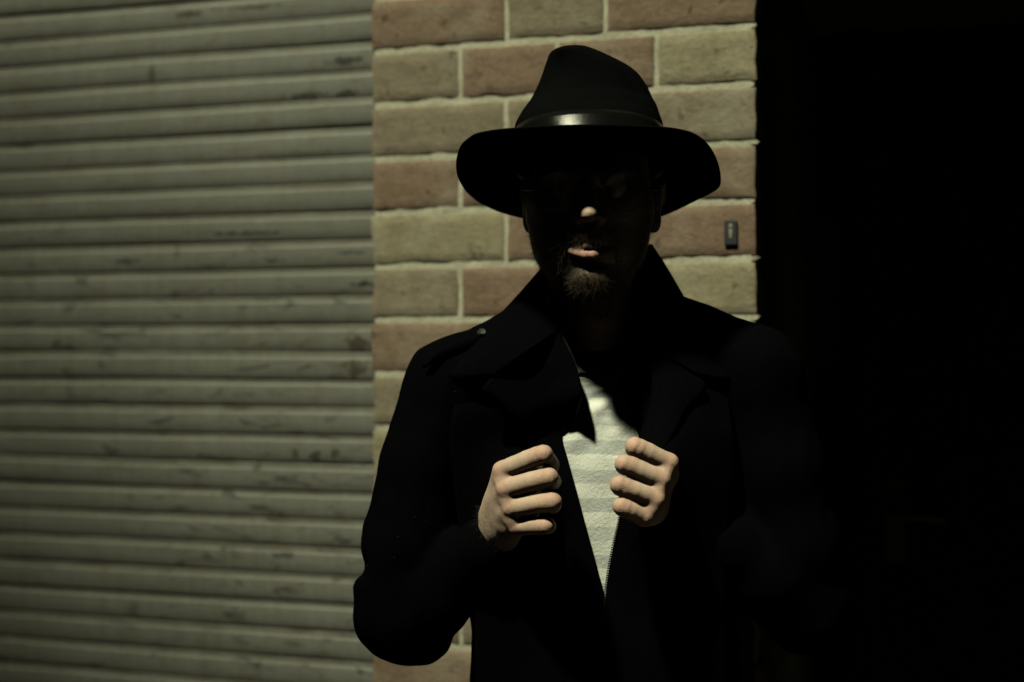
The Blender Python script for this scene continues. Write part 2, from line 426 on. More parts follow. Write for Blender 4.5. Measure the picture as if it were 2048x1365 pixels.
# stripe heights (m): a broad one and a narrow one in turn
ph = t.math('FRACT', t.math('DIVIDE', t.math('SUBTRACT', zz, 1.2425), 0.0735))
r = t.n('ShaderNodeValToRGB'); r.color_ramp.interpolation = 'LINEAR'
e = r.color_ramp.elements
stops = [(0.0,0),(0.02,1),(0.24,1),(0.26,0),(0.50,0),(0.52,0.75),(0.74,0.75),(0.76,0)]
while len(e) < len(stops): e.new(0.5)
for i,(p_,v_) in enumerate(stops): e[i].position = p_; e[i].color = (v_,v_,v_,1)
t.l(ph, r.inputs[0])
heather = t.noise(t.scale(g, (180, 180, 420)), 1.0, 4, 0.7)
fade = t.ramp(heather, [(0.30, 0.55), (0.62, 0.95)])
c = t.mix(t.math('MULTIPLY', r.outputs[0], fade), (0.80, 0.805, 0.78), (0.42, 0.445, 0.46))
c = t.mix(t.ramp(t.noise(g, 420, 4, 0.7), [(0.33, 0.35), (0.62, 0)]), c, (0.52, 0.53, 0.50))
t.l(c, t.b.inputs['Base Color'])
n1 = t.bump(t.noise(g, 230, 6, 0.72), 0.5, 0.003)
t.l(t.bump(t.noise(g, 600, 3), 0.35, 0.0012, n1), t.b.inputs['Normal'])
M_SHIRT = m
M_NECKBAND = cloth('neckband_rib', (0.30, 0.31, 0.31), 0.6, 500, 0.05)

def ground(name, c0, c1, sc=8):
    m = mat(name, c0, 0.95, 0.15); t = NT(m); g = t.pos()
    c = t.mix(t.ramp(t.noise(g, sc, 6), [(0.3, 0), (0.7, 1)]), c0, c1)
    c = t.mix(t.ramp(t.noise(g, 180, 3), [(0.35, 0.5), (0.6, 0)]), c, tuple(x*0.5 for x in c0))
    t.l(c, t.b.inputs['Base Color']); t.l(t.bump(t.noise(g, 120, 5, 0.7), 0.5, 0.004), t.b.inputs['Normal']); return m
M_ASPH = ground('asphalt', (0.035, 0.035, 0.036), (0.055, 0.054, 0.052))
M_PAVE = ground('paving', (0.045, 0.044, 0.041), (0.065, 0.063, 0.058))
M_KERB = ground('kerb_stone', (0.12, 0.118, 0.11), (0.16, 0.155, 0.145))
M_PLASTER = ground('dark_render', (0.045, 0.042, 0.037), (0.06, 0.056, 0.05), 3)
M_DOOR = ground('door_paint', (0.12, 0.115, 0.07), (0.15, 0.145, 0.09), 5)
M_FRAME = ground('frame_paint', (0.02, 0.02, 0.02), (0.03, 0.03, 0.03), 5)
M_PANEL = mat('intercom_metal', (0.12, 0.115, 0.10), 0.7, 0.2, 0.0)
M_BLACK = mat('black_plastic', (0.01, 0.01, 0.01), 0.5, 0.3)
M_PLATE = mat('plate_slate', (0.030, 0.034, 0.042), 0.6, 0.3)
M_MARK = mat('plate_mark', (0.26, 0.25, 0.20), 0.7, 0.2)
M_CANOPY = mat('canopy_metal', (0.03, 0.03, 0.03), 0.6, 0.3)

# ================================================================== SETTING
struct(obj('road', [(-60,-60,-.12),(60,-60,-.12),(60,60,-.12),(-60,60,-.12)], [(0,1,2,3)], M_ASPH))
pv = struct(MB().box((-6.0,-2.0,-0.125),(6.0,2.35,-0.006)).build('pavement', M_MORTAR)); pv.matrix_world = WALLM @ Matrix.Translation((0,-2.05,0))
g_ = 0.006
flag_me = {}
for i in range(-8, 8):
    for j in range(5):
        w, dp = 0.6, 0.42
        x0 = i*w + (0.3 if j % 2 else 0); y0 = -4.02 + 0.2 + j*dp + 0.02
        if 'f' not in flag_me:
            fo = MB().bbox((g_/2, g_/2, -0.05), (w-g_/2, dp-g_/2, 0.0), 0.003).build('paving_slab', M_PAVE, pv); flag_me['f'] = fo.data
        else:
            fo = bpy.data.objects.new('paving_slab', flag_me['f']); COL.objects.link(fo); fo.parent = pv
        fo.location = (x0, y0 + 2.05 - 0.0, random.uniform(-0.0015, 0.0015))
kb = struct(MB().bbox((-6,-4.2,-0.13),(6,-4.056,0.0),0.015).build('kerb', M_KERB)); kb.matrix_world = WALLM

# ---- unseen house added behind the camera, its steep gable shaped to dim the far left
def on_wall(px, py):
    u = U(px, 0.085); q = WALLM @ Vector((u, 0.085, 0)); return Vector((q.x, q.y, CAMZ-(py-HORIZON)/F*q.y))
HY = -7.2
def back(p): return p - SUN_T*((p.y-HY)/SUN_T.y)
ga, gb = back(on_wall(-60, 300)), back(on_wall(380, 1365))
slope = (gb.z-ga.z)/(gb.x-ga.x)
def gz(x): return ga.z + slope*(x-ga.x)
rx, ex = ga.x-1.6, ga.x+(11.0-ga.z)/slope
M_HWALL = ground('house_render', (0.10, 0.095, 0.085), (0.13, 0.125, 0.11), 2); M_ROOF = ground('roof_slate', (0.05, 0.052, 0.058), (0.07, 0.07, 0.075), 4); M_PANE = mat('window_glass', (0.02, 0.022, 0.025), 0.1, 0.5)
house = empty('added_shade_house', ((rx+ex-0)/2, HY, -0.12)); tag(house, 'unseen tall gabled house added behind the viewer to shade the far left', 'house')
hx, hzb = house.location.x, -0.12
lx = 2*rx-ex
poly=[(lx-hx,0),(ex-hx,0),(ex-hx,gz(ex)-hzb),(rx-hx,gz(rx)-hzb),(lx-hx,gz(ex)-hzb)]
MB().add([(x,0,z_) for x,z_ in poly]+[(x,-9,z_) for x,z_ in poly],[(0,1,2,3,4),(9,8,7,6,5)]+[(i,i+5,(i+1)%5+5,(i+1)%5) for i in range(5)]).build('wall', M_HWALL, house)
for a,b in ((2,3),(4,3)):
    (x0,z0_),(x1,z1_)=poly[a],poly[b]
    v=[(x0,-.35,z0_+.02),(x1,-.35,z1_+.02),(x1,-9.1,z1_+.02),(x0,-9.1,z0_+.02)]; v+=[(x,y,z_+.14) for x,y,z_ in v]
    MB().add(v,[(0,1,2,3),(7,6,5,4),(0,4,5,1),(1,5,6,2),(2,6,7,3),(3,7,4,0)]).build('roof', M_ROOF, house)
for fl in range(5):
    for k in range(4):
        wx = lx-hx+(ex-lx)*(k+.5)/4; wz = 1.2+fl*2.9
        if wz+1.7 > gz(ex)-hzb: continue
        f_=MB().bbox((wx-.5,0.002,wz),(wx+.5,.05,wz+1.5),.01).build('window', M_KERB, house); MB().bbox((wx-.43,.0515,wz+.07),(wx+.43,.06,wz+1.43),.003).build('pane', M_PANE, f_)
# ---- brick pier ---------------------------------------------------
UL, UR = U(745), U(1509)
COURSE = 0.0895; BED0 = 1.952
pier = wallroot('brick_pier', (UL+UR)/2, 0, 0)
tag(pier, 'pier of buff and rose bricks between the roller shutter and the dark doorway', 'brick pier')
PX0 = (UL+UR)/2
def pier_core():
    # mortar body with an uneven face, reaching back as the reveal of the doorway
    nx, nz = 60, 200; x0, x1, z0, z1 = UL+0.004-PX0, UR-0.005-PX0, 0.0, 2.55
    V=[];Q=[]
    for k in range(nz+1):
        for i in range(nx+1): V.append((x0+(x1-x0)*i/nx, 0.0024, z0+(z1-z0)*k/nz))
    V=np.array(V); V[:,1]+=0.0009*vnoise(V*np.array([40,1,40]),3)+0.0006*vnoise(V*np.array([110,1,110]),4)
    for k in range(nz):
        for i in range(nx): a=k*(nx+1)+i; Q.append((a,a+1,a+nx+2,a+nx+1))
    b=MB(); b.add(V,Q); b.box((x0,0.014,z0),(x1,0.9,z1))
    return b
pier_core().build('mortar', M_MORTAR, pier, True)
even = [920, 1113, 1312]; odd = [1012, 1210]
# colours as they lie in the photo, top course first, left to right
LAY = {0:'RTR',1:'TRRP',2:'TTT',3:'RRRR',4:'PRR',5:'TRRP',6:'RTR',7:'TRTR',8:'PTR',9:'RTTR',10:'TRR',11:'RTRT',12:'RTR'}
CM = {'R':M_RED,'T':M_TAN,'P':M_PALE}
def brick(x0, x1, z0, z1, m, seed, cornerL, cornerR):
    """a worn brick: ragged arrises, rounded front, own mesh"""
    w, h = x1-x0, z1-z0; nx, nz = max(8,int(w/0.009)), 7
    r = np.random.default_rng(seed); V=[]; Q=[]
    us = np.concatenate([[0],np.linspace(0.0035/w,1-0.0035/w,nx-1),[1]]); vs_ = np.concatenate([[0],np.linspace(0.0035/h,1-0.0035/h,nz-1),[1]])
    for b_ in vs_:
        for a_ in us:
            x, z = (a_-0.5)*w, (b_-0.5)*h
            ex = min(a_,1-a_)*w; ez = min(b_,1-b_)*h; e = min(ex, ez)
            y = 0.0016*max(0,1-e/0.0035)**2
            V.append((x,y,z))
    V=np.array(V); off = seed*3.7
    q = V*np.array([55,1,55])+off
    V[:,1] += 0.0004*vnoise(V*np.array([30,1,45])+off,1)+0.0003*vnoise(q*2.2,2)
    bot = np.clip(1-(V[:,2]+h/2)/0.012,0,1); top = np.clip(1-(h/2-V[:,2])/0.010,0,1)
    lef = np.clip(1-(V[:,0]+w/2)/0.010,0,1); rig = np.clip(1-(w/2-V[:,0])/0.010,0,1)
    rag = r.choice([0.35,0.6,0.9,2.0],p=[.35,.3,.2,.15])
    n1 = vnoise(np.stack([V[:,0]*70+off, V[:,0]*0, V[:,2]*8],1),5); n2 = vnoise(np.stack([V[:,0]*22+off, V[:,0]*0+3, V[:,2]*8],1),6)
    V[:,2] += rag*(bot*(0.0010*n1+0.0011*n2) + top*(0.0005*n1-0.0004*n2))
    n3 = vnoise(np.stack([V[:,2]*60+off, V[:,2]*0+7, V[:,0]*4],1),8)
    V[:,0] += (lef+rig)*0.0013*n3 + (0.0013*n3*rig if cornerR else 0) + (0.003*n3*lef if cornerL else 0)
    chip = np.clip(vnoise(V*np.array([38,1,38])+off*1.3,9)-0.55,0,1)*np.clip(bot+top+rig*cornerR,0,1)
    V[:,1] += 0.006*chip
    W_ = nx+1
    for k in range(nz):
        for i in range(nx): a=k*W_+i; Q.append((a,a+1,a+W_+1,a+W_))
    # ring of sides going back into the wall
    ring = [i for i in range(W_)] + [k*W_+nx for k in range(1,nz+1)] + [nz*W_+i for i in range(nx-1,-1,-1)] + [k*W_ for k in range(nz-1,0,-1)]
    n1=len(V); bk=V[ring].copy(); bk[:,1]=0.1; V=np.concatenate([V,V[ring],bk]); L=len(ring); n0=n1+L
    for i in range(L): j=(i+1)%L; Q.append((n1+j,n1+i,n0+i,n0+j))
    Q.append(tuple(n0+i for i in range(L)))
    o = obj('brick', V, Q, m, pier, True)
    o.location = ((x0+x1)/2-PX0, 0, (z0+z1)/2)
    o.rotation_euler = (r.uniform(-.006,.006), r.uniform(-.004,.004), r.uniform(-.008,.008))
sd = 1
for c_ in range(-7, 22):
    zt = BED0 - COURSE*(c_-1); zb = BED0 - COURSE*c_
    if zb < -0.02: continue
    cuts = [UL] + [U(p) for p in (odd if c_ % 2 == 0 else even)] + [UR]
    lay = LAY.get(c_, random.choice(['RTRT','TRTR','PRTT','TTRR']))
    for i in range(len(cuts)-1):
        sd += 1; hj = 0.0038
        x0 = cuts[i] + (hj if i else random.uniform(-.002,.002)); x1 = cuts[i+1] - (hj if i < len(cuts)-2 else -random.uniform(0,.002))
        brick(x0, x1, max(zb,0.004)+0.0057, zt-0.0057, CM[lay[i]], sd, i==0, i==len(cuts)-2)
# crumbs of mortar standing out of the joints at the corner
for c_ in range(-2, 14):
    zb = BED0 - COURSE*c_
    v=[];ln=random.uniform(0.004,0.013)
    ring=[(0,-.004),(0,.004),(ln*.6,.0045),(ln,.001),(ln*.7,-.003)]
    b=MB()
    for y in (0.0015,0.014): v+=[(UR-PX0-0.006+x_,y+random.uniform(0,.002),zb+z_+random.uniform(-.001,.001)) for x_,z_ in ring]
    b.add(v,[(4,3,2,1,0),(5,6,7,8,9)]+[(i,(i+1)%5,5+(i+1)%5,5+i) for i in range(5)])
    b.build('mortar_crumb', M_MORTAR, pier)

# ---- roller shutter -----------------------------------------------
SY = 0.085; PITCH = 0.0491
shut = wallroot('roller_shutter', -1.6, SY, 0)
tag(shut, 'closed grey roller shutter of horizontal slats streaked with grime and rust', 'roller shutter')
SX1 = U(752, SY)+0.02 + 1.6; SX0 = -1.5
def slat_mesh(seed):
    prof = [(0.0045, 0.0262, 1.0), (0.0012, 0.0250, 1.0), (0.0, 0.0232, 0.9), (0.0, 0.0190, 0.45), (0.0, 0.0162, 0.15), (-0.0006, 0.0154, 0.0), (-0.0017, 0.0148, 0.0)]   # (y, z, dirt)
    n = 12
    for i in range(1, n+1):
        a = i/n; zz_ = 0.0148 - a*0.0378
        prof.append((-0.0017 - 0.0030*a + 0.0052*a*a*(0.55+0.45*a), zz_, 0.0 if a < 0.7 else (a-0.7)/0.3*0.8))
    yb_ = prof[-1][0]
    prof += [(yb_+0.0008, -0.0236, 1.0), (yb_+0.0022, -0.0238, 1.0), (0.0045, -0.0240, 1.0)]
    nx = 70; V=[]; Q=[]; A=[]
    xs = np.linspace(SX0, SX1, nx+1)
    for x in xs:
        sag = 0.0016*vnoise(np.array([[x*2.3, seed*9.1, 0]]),2)[0]; dent = 0.0009*vnoise(np.array([[x*5, seed*5.3, 4]]),3)[0]
        for y,z_,d_ in prof:
            V.append((x, y + dent*(1-d_), z_+sag)); A.append(d_)
    m_ = len(prof)
    for i in range(nx):
        for k in range(m_-1): a=i*m_+k; Q.append((a,a+1,a+m_+1,a+m_))
    me = bpy.data.meshes.new('slat'); me.from_pydata([tuple(map(float,v)) for v in V], [], Q); me.materials.append(M_SHUT)
    me.polygons.foreach_set('use_smooth',[True]*len(me.polygons))
    at_ = me.attributes.new('groove','FLOAT','POINT'); at_.data.foreach_set('value', np.array(A,np.float32)); me.update(); return me
slats = [slat_mesh(i) for i in range(6)]
ZG = CAMZ + (HORIZON-24)/F*(2.3+0.2453*ST+SY*CT)     # height of one groove
k0 = int((ZG-0.10)/PITCH)
for k in range(-9, k0+1):
    zc = ZG - PITCH*k - PITCH/2 + 0.001
    if zc < 0.08: break
    o = bpy.data.objects.new('slat', slats[(k*5+random.randint(0,1)) % 6]); COL.objects.link(o); o.parent = shut
    o.location = (0, random.uniform(-.001,.001), zc); o.rotation_euler = (random.uniform(-.015,.015), random.uniform(-.0006,.0006), 0)
zlast = zc
MB().bbox((SX0,-0.016,0.004),(SX1,0.018,zc+0.018),0.004).build('bottom_rail', M_SHUT, shut)
MB().box((SX1-0.03,0.02,0.0),(SX1+0.02,0.06,2.5)).build('guide_rail', M_STEEL, shut)
MB().box((SX0-0.02,-0.02,0.0),(SX0-0.002,0.06,2.5)).build('guide_rail', M_STEEL, shut)

# facade around them, mostly out of frame
fac = wallroot('facade_wall', 0, 0, 0)
tag(fac, 'plain dark rendered shopfront wall above the shutter and doorway', 'wall')
MB().box((-5.5,0.0,0.0),(-3.125,0.9,2.55)).build('side_wall', M_PLASTER, fac)
MB().box((1.55,0.0,0.0),(5.5,0.9,2.55)).build('side_wall', M_PLASTER, fac)
MB().box((-5.5,0.0,2.553),(5.5,0.9,3.6)).build('upper_wall', M_PLASTER, fac)
MB().box((UR+0.0015,0.001,2.12),(1.548,0.88,2.55)).build('lintel', M_PLASTER, fac)
MB().box((-3.12,0.2,0.0),(UL-0.003,0.6,2.55)).build('backing_wall', M_PLASTER, fac)
MB().box((UR-0.3,0.905,0.0),(1.55,1.1,2.55)).build('recess_wall', M_PLASTER, fac)
canopy = wallroot('added_shade_canopy', (UR+1.55)/2, 0, 2.25)  # unseen canopy, added to block the sun from the doorway
tag(canopy, 'unseen dark flat metal canopy added over the doorway to shade it', 'canopy')
hw = (1.55-UR)/2
MB().bbox((-hw+0.01,-1.05,0.04),(hw-0.01,-0.002,0.07),0.005).build('roof_sheet', M_CANOPY, canopy)
for sx in (-1,1):
    MB().bbox((sx*(hw-0.05)-0.02,-1.0,-0.0),(sx*(hw-0.05)+0.02,-0.002,0.038),0.004).build('bracket', M_CANOPY, canopy)

# ---- doorway: door, intercom --------------------------------------
BY = 0.903
DX0 = U(1735, BY)
door = wallroot('entrance_door', DX0+0.02, BY-0.06, 0.0)
tag(door, 'dim olive entrance door at the back of the dark doorway', 'door')
lw = 1.55-DX0-0.1
MB().bbox((0,0,0.01),(lw,0.045,2.05),0.004).build('door_leaf', M_DOOR, door)
zb_=[0.12,0.72,1.16,1.62,2.0]
for a,b in zip(zb_[:-1],zb_[1:]):
    MB().bbox((0.10,-0.008,a+0.04),(lw-0.10,-0.0005,b-0.04),0.006).build('door_panel', M_DOOR, door)
MB().bbox((-0.055,-0.02,0.0),(-0.004,0.058,2.11),0.004).build('door_frame', M_FRAME, door)
MB().bbox((lw+0.004,-0.02,0.0),(lw+0.055,0.058,2.11),0.004).build('door_frame', M_FRAME, door)
hz = CAMZ-(1010-HORIZON)/F*3.08
hb=MB().bbox((0.02,-0.006,hz-0.1),(0.06,-0.0004,hz+0.07),0.002); hb.tube([(0.04,-0.006,hz),(0.04,-0.045,hz)],0.009,10); 
hb.tube([(0.04,-0.05,hz),(0.075,-0.052,hz),(0.14,-0.050,hz-0.004)],[0.011,0.010,0.008],10)
hb.build('door_handle', M_DARKMETAL, door)
ix0, ix1 = U(1632,BY), U(1716,BY)
ic = wallroot('intercom_panel', (ix0+ix1)/2, BY, CAMZ-(585-HORIZON)/F*3.08)
tag(ic, 'tall grey intercom panel with slots and round buttons beside the dark door', 'intercom')
iw=(ix1-ix0)/2; ih=0.165
MB().bbox((-iw,-0.018,-ih),(iw,-0.0006,ih),0.004).build('face_plate', M_PANEL, ic)
for k in range(4):
    MB().bbox((-iw*0.7,-0.021,ih-0.034-k*0.024),(iw*0.7,-0.0185,ih-0.020-k*0.024),0.001).build('name_slot', M_BLACK, ic)
    for sx in (-1,1):
        MB().cyl((sx*iw*0.4,-0.021,-ih+0.025+k*0.036),(0,1,0),0.010,0.006,16).build('button', M_BLACK, ic)

# ---- small plate on the brick -------------------------------------
pu = U(1462); pz = CAMZ-(466-HORIZON)/F*(2.3-pu*ST)
pl = wallroot('wall_plate', pu, -0.0005, pz)
tag(pl, 'small dark slate-grey plate with a pale mark fixed to a rose brick', 'plate')
ps = (2.3-pu*ST)/F; pw, ph_ = 13*ps, 24.5*ps
MB().bbox((-pw,-0.004,-ph_),(pw,0.004,ph_),0.001).build('plate_body', M_PLATE, pl)
def disc(poly, y0, y1):
    n=len(poly); v=[(x,y0,z_) for x,z_ in poly]+[(x,y1,z_) for x,z_ in poly]
    return MB().add(v,[tuple(range(n)),tuple(range(2*n-1,n-1,-1))]+[(i,n+i,n+(i+1)%n,(i+1)%n) for i in range(n)])
disc([(ps*4.2*math.cos(a)+0,ps*14+ps*4.2*math.sin(a)) for a in [2*math.pi*i/14 for i in range(14)]],-0.0047,-0.0041).build('mark_dot', M_MARK, pl)
disc([(-4.2*ps,7.5*ps),(4.2*ps,7.5*ps),(3.4*ps,0),(2.2*ps,-6*ps),(1.6*ps,-11*ps),(-1.6*ps,-11*ps),(-2.2*ps,-6*ps),(-3.4*ps,0)],-0.0047,-0.0041).build('mark_stroke', M_MARK, pl)

# ================================================================== PERSON
person = empty('person', (0.11, 1.94, 0.0))
tag(person, 'bearded person in black jacket and hat holding the jacket open over a striped shirt', 'person')
PINV = Matrix.Translation((-0.11, -1.94, 0.0))
def attach(o):
    o.parent = person; o.matrix_parent_inverse = PINV; return o

XC = 0.1038
HC = np.array([XC*1.872/1.90, 1.872, 1.6569])
def H(x, y, z): return HC + np.array([x + 0.06*y, y, z])
# ---- head (fine)
hf = Field(HC+np.array([-.125,-.125,-.28]), HC+np.array([.125,.175,.16]), 0.0021)
K = 0.014
hf.ell(H(0,.018,.035),(.078,.090,.078),K); hf.ell(H(0,-.020,-.022),(.084,.067,.085),0.02)
hf.ell(H(0,-.020,-.074),(.071,.057,.046),0.02); hf.ell(H(0,-.070,-.115),(.024,.018,.017),0.018)
for s_ in (-1,1):
    hf.ell(H(s_*.043,-.056,-.022),(.022,.018,.016),0.016)
    hf.ell(H(s_*.033,-.093,.001),(.017,.012,.012),0.008,True)
    hf.ell(H(s_*.032,-.076,.0),(.0125,.0125,.0125),0.002)
    hf.cone(H(s_*.02,-.088,.006),H(s_*.043,-.080,.004),.0032,.0032,0.004)
hf.cone(H(-.034,-.082,.019),H(.034,-.082,.019),.010,.010,0.012)
hf.cone(H(0,-.084,.012),H(0,-.096,-.024),.0075,.0088,0.009)
hf.ell(H(0,-.1010,-.0335),(.0108,.0115,.0105),0.007)
for s_ in (-1,1):
    hf.ell(H(s_*.0135,-.088,-.037),(.0078,.0105,.0078),0.006)
    hf.ell(H(s_*.0068,-.094,-.0445),(.0036,.0052,.003),0.002,True)
hf.ell(H(0,-.079,-.058),(.024,.012,.016),0.012)
lips=[]
for s_ in (-1,1):
    a,b = H(s_*.025,-.077,-.0775),H(s_*.004,-.0855,-.0735); hf.cone(a,b,.0022,.0034,0.003); lips.append((a,b,.0018,.0030))
    a,b = H(s_*.024,-.0775,-.0800),H(s_*.004,-.0890,-.0845); hf.cone(a,b,.0028,.0058,0.003); lips.append((a,b,.0028,.0058))
hf.cone(H(-.026,-.0905,-.0780),H(.026,-.0905,-.0780),.0012,.0012,0.001,True)
hf.cone(H(0,.02,-.07),H(0,.105,-.26),.056,.058,0.03)
for s_ in (-1,1):
    e_ = .010 if s_>0 else 0.0
    hf.ell(H(s_*(.080+e_*.5),.02,-.006),(.011,.021,.031),0.008)
    hf.cone(H(s_*(.088+e_),.022,.018),H(s_*(.088+e_),.034,-.005),.0045,.004,0.004)
    hf.ell(H(s_*(.079+e_*.6),.012,-.036),(.0085,.011,.0125),0.010)
    hf.ell(H(s_*(.095+e_),.014,-.003),(.006,.010,.014),0.005,True)
HV, HQ = hf.mesh(); HN = vnormals(HV, HQ)
def seg_d(p,a,b):
    ba=b-a; t_=np.clip(((p-a)@ba)/(ba@ba),0,1); return np.linalg.norm(p-a-t_[:,None]*ba,axis=1),t_
lip = np.zeros(len(HV))
for a,b,ra,rb in lips:
    d_,t_ = seg_d(HV,a,b); lip = np.maximum(lip, np.clip(1-(d_-(ra+(rb-ra)*t_))/0.0015,0,1))
L_ = HV-HC; L_[:,0]-=0.06*L_[:,1]
beardm = np.zeros(len(HV))
low = (np.abs(L_[:,0])<0.084) & (L_[:,2] < -0.093) & (L_[:,2] > -0.16) & (L_[:,1] < 0.03)
side = (np.abs(L_[:,0])>0.032) & (np.abs(L_[:,0])<0.084) & (L_[:,2] < -0.045+ 0.35*(np.abs(L_[:,0])-0.032)) & (L_[:,2]>-0.15)&(L_[:,1]<0.03)&(L_[:,1]>-.085)
must = (L_[:,2] < -0.053) & (L_[:,2] > -0.0735) & (L_[:,1] < -0.055) & (np.abs(L_[:,0])<0.036)
reg = (low|side|must) & (lip < 0.05)
beardm[reg]=0.97
hairtop = (L_[:,2] > 0.0) & (L_[:,1] > -0.01) & (np.abs(L_[:,0])<0.083)
beardm[hairtop]=0.95
flushH = np.clip(1-np.linalg.norm(HV-H(0,-.1,-.034),axis=1)/0.02,0,1)*0.5
# ---- hands (fine)
def hand(fingers, wrist, mets, palm, thumb, lo, hi):
    f = Field(lo, hi, 0.0013); joints=[]
    f.chain(wrist[0],wrist[1],0.004)
    for (fg,w) in zip(fingers,mets):
        f.cone(np.array(fg[0]),np.array(w),fg[4]*1.0,0.0175,0.012)
    f.ell(palm[0],palm[1],0.010)
    m3,m4=np.array(fingers[2][0]),np.array(fingers[3][0]); w3=np.array(mets[2])*.5+np.array(mets[3])*.5
    f.cone(m3*.5+m4*.5+np.array([0,.007,0]),w3,.0115,.017,.014)
    f.chain(thumb[0],thumb[1],0.006)
    for q0,q1 in zip(fingers[:-1],fingers[1:]):      # webs between the fingers
        a0=np.array(q0[0])*.5+np.array(q1[0])*.5; a1=np.array(q0[1])*.5+np.array(q1[1])*.5
        f.cone(a0+np.array([0,.002,0]),a0*.55+a1*.45+np.array([0,.005,0]),0.0105,0.0065,0.008)
    for fg in fingers:
        mcp,pip,dip,tip,r = fg
        mcp,pip,dip,tip=(np.array(q) for q in (mcp,pip,dip,tip))
        g=Field(lo,hi,0.0013)
        ax=pip-mcp; up=np.array([0,-.0013,.0006]); q1=mcp+ax*.3+up*.6; q2=mcp+ax*.6+up; q3=mcp+ax*.85+up*.5
        g.chain([mcp,q1,q2,q3,pip],[r*1.0,r*0.985,r*1.0,r*1.0,r*0.945],0.0006)
        g.chain([pip,dip,tip],[r*0.93,r*0.85,r*0.76],0.0010)
        o_,d_=f.D,g.D; k_=0.0028; hh=np.clip(0.5+0.5*(d_-o_)/k_,0,1); f.D=d_*(1-hh)+o_*hh-k_*hh*(1-hh)
        joints += [(mcp,0.013),(pip,0.012)]
    V,Q=f.mesh()
    fl=np.zeros(len(V))
    for c_,rr in joints: fl=np.maximum(fl,np.clip(1-(np.linalg.norm(V-c_,axis=1)-fg[4])/rr,0,1))
    N=vnormals(V,Q)
    # small creases over the knuckles and a little unevenness of the flesh
    V=V+N*((vnoise(V*60,4)*0.0007)+fl*vnoise(V*np.array([420,200,200]),6)*0.00025)[:,None]
    axial=np.zeros(len(V)); cr=np.zeros(len(V))
    for fg in fingers:
        mcp,pip=np.array(fg[0]),np.array(fg[1]); ax=(pip-mcp)/np.linalg.norm(pip-mcp); d_,t_=seg_d(V,mcp,pip+ax*.006); nr=d_<fg[4]*1.35
        a_=(V-pip)@ax; axial[nr]=a_[nr]; cr[nr]=np.maximum(cr[nr],np.exp(-((a_[nr]+.002)/.007)**2))
        b_=(V-mcp)@ax; cr[nr]=np.maximum(cr[nr],.5*np.exp(-(b_[nr]/.008)**2))
    return V,Q,fl,axial,cr
def pts(*l): return [P(*q) for q in l]
# his right hand (left in the photo)
RF=[(P(1006,941,1.766),P(1086,910,1.732),P(1102,930,1.762),P(1078,922,1.782),0.0124),
    (P(1013,978,1.759),P(1098,955,1.725),P(1105,963,1.756),P(1080,957,1.780),0.0124),
    (P(1024,1016,1.758),P(1104,1004,1.724),P(1106,1010,1.754),P(1082,1003,1.780),0.0123),
    (P(1036,1055,1.764),P(1092,1051,1.733),P(1097,1053,1.758),P(1078,1050,1.774),0.0110)]
RM=pts((985,1030,1.822),(990,1046,1.825),(998,1058,1.826),(1008,1070,1.824))
RV,RQ,Rf,Ra,Rc=hand(RF,(pts((1002,1060,1.828),(962,1098,1.855),(900,1150,1.878)),[0.0235,0.0225,0.024]),RM,
   (P(1046,1000,1.795),(.024,.031,.036)),(pts((1000,1030,1.825),(1036,992,1.832),(1068,975,1.834),(1086,985,1.830)),[0.016,0.013,0.0105,0.009]),
   (-.10,1.69,1.14),(.08,1.93,1.35))
LF=[(P(1336,927,1.758),P(1269,894,1.746),P(1268,898,1.772),P(1290,901,1.784),0.0126),
    (P(1321,961,1.747),P(1248,929,1.735),P(1249,934,1.763),P(1272,936,1.780),0.0126),
    (P(1309,1000,1.740),P(1239,971,1.728),P(1240,975,1.757),P(1264,977,1.776),0.0123),
    (P(1288,1034,1.738),P(1243,1013,1.726),P(1244,1017,1.753),P(1264,1022,1.772),0.0118)]
LM=pts((1334,985,1.845),(1326,1000,1.848),(1318,1013,1.848),(1308,1022,1.845))
LV,LQ,Lf,La,Lc=hand(LF,(pts((1330,1015,1.850),(1400,1055,1.868),(1460,1095,1.885)),[0.0235,0.025,0.03]),LM,
   (P(1300,985,1.802),(.024,.031,.036)),(pts((1350,975,1.845),(1322,965,1.845),(1306,962,1.842),(1296,968,1.838)),[0.016,0.013,0.0105,0.009]),
   (.105,1.69,1.16),(.31,1.93,1.37))
# ---- the rest of the body under the clothes (coarse)
bf = Field((-.25,1.72,-0.01),(.48,2.10,1.48),0.009)
bf.ell((XC,1.965,1.27),(.150,.075,.18),0.02); bf.ell((.115,1.965,1.03),(.145,.08,.22),0.03)
bf.cone((XC,1.965,1.40),(XC,1.955,1.46),.055,.052,0.02)
for s_,sh,elb,wr in ((-1,P(920,785,1.92),P(806,1222,1.90),P(930,1128,1.86)),(1,P(1480,770,1.92),P(1605,1202,1.92),P(1440,1080,1.875))):
    bf.cone((XC+s_*.08,1.965,1.38),sh,.045,.045,0.02); bf.cone(sh,elb,.046,.038,0.02); bf.cone(elb,wr,.036,.026,0.02)
    hip=(0.115+s_*.085,1.945,.93); knee=(0.115+s_*.105,1.93,.50); ank=(0.115+s_*.115,1.955,.09)
    bf.cone(hip,knee,.08,.052,0.03); bf.cone(knee,ank,.05,.034,0.02); bf.cone(ank,(ank[0],1.86,.05),.032,.028,0.02)
BV,BQ=bf.mesh()
V=np.concatenate([HV,RV,LV,BV]); n1_,n2_,n3_=len(HV),len(HV)+len(RV),len(HV)+len(RV)+len(LV)
Q=np.concatenate([HQ,RQ+n1_,LQ+n2_,BQ+n3_])
z0=np.zeros
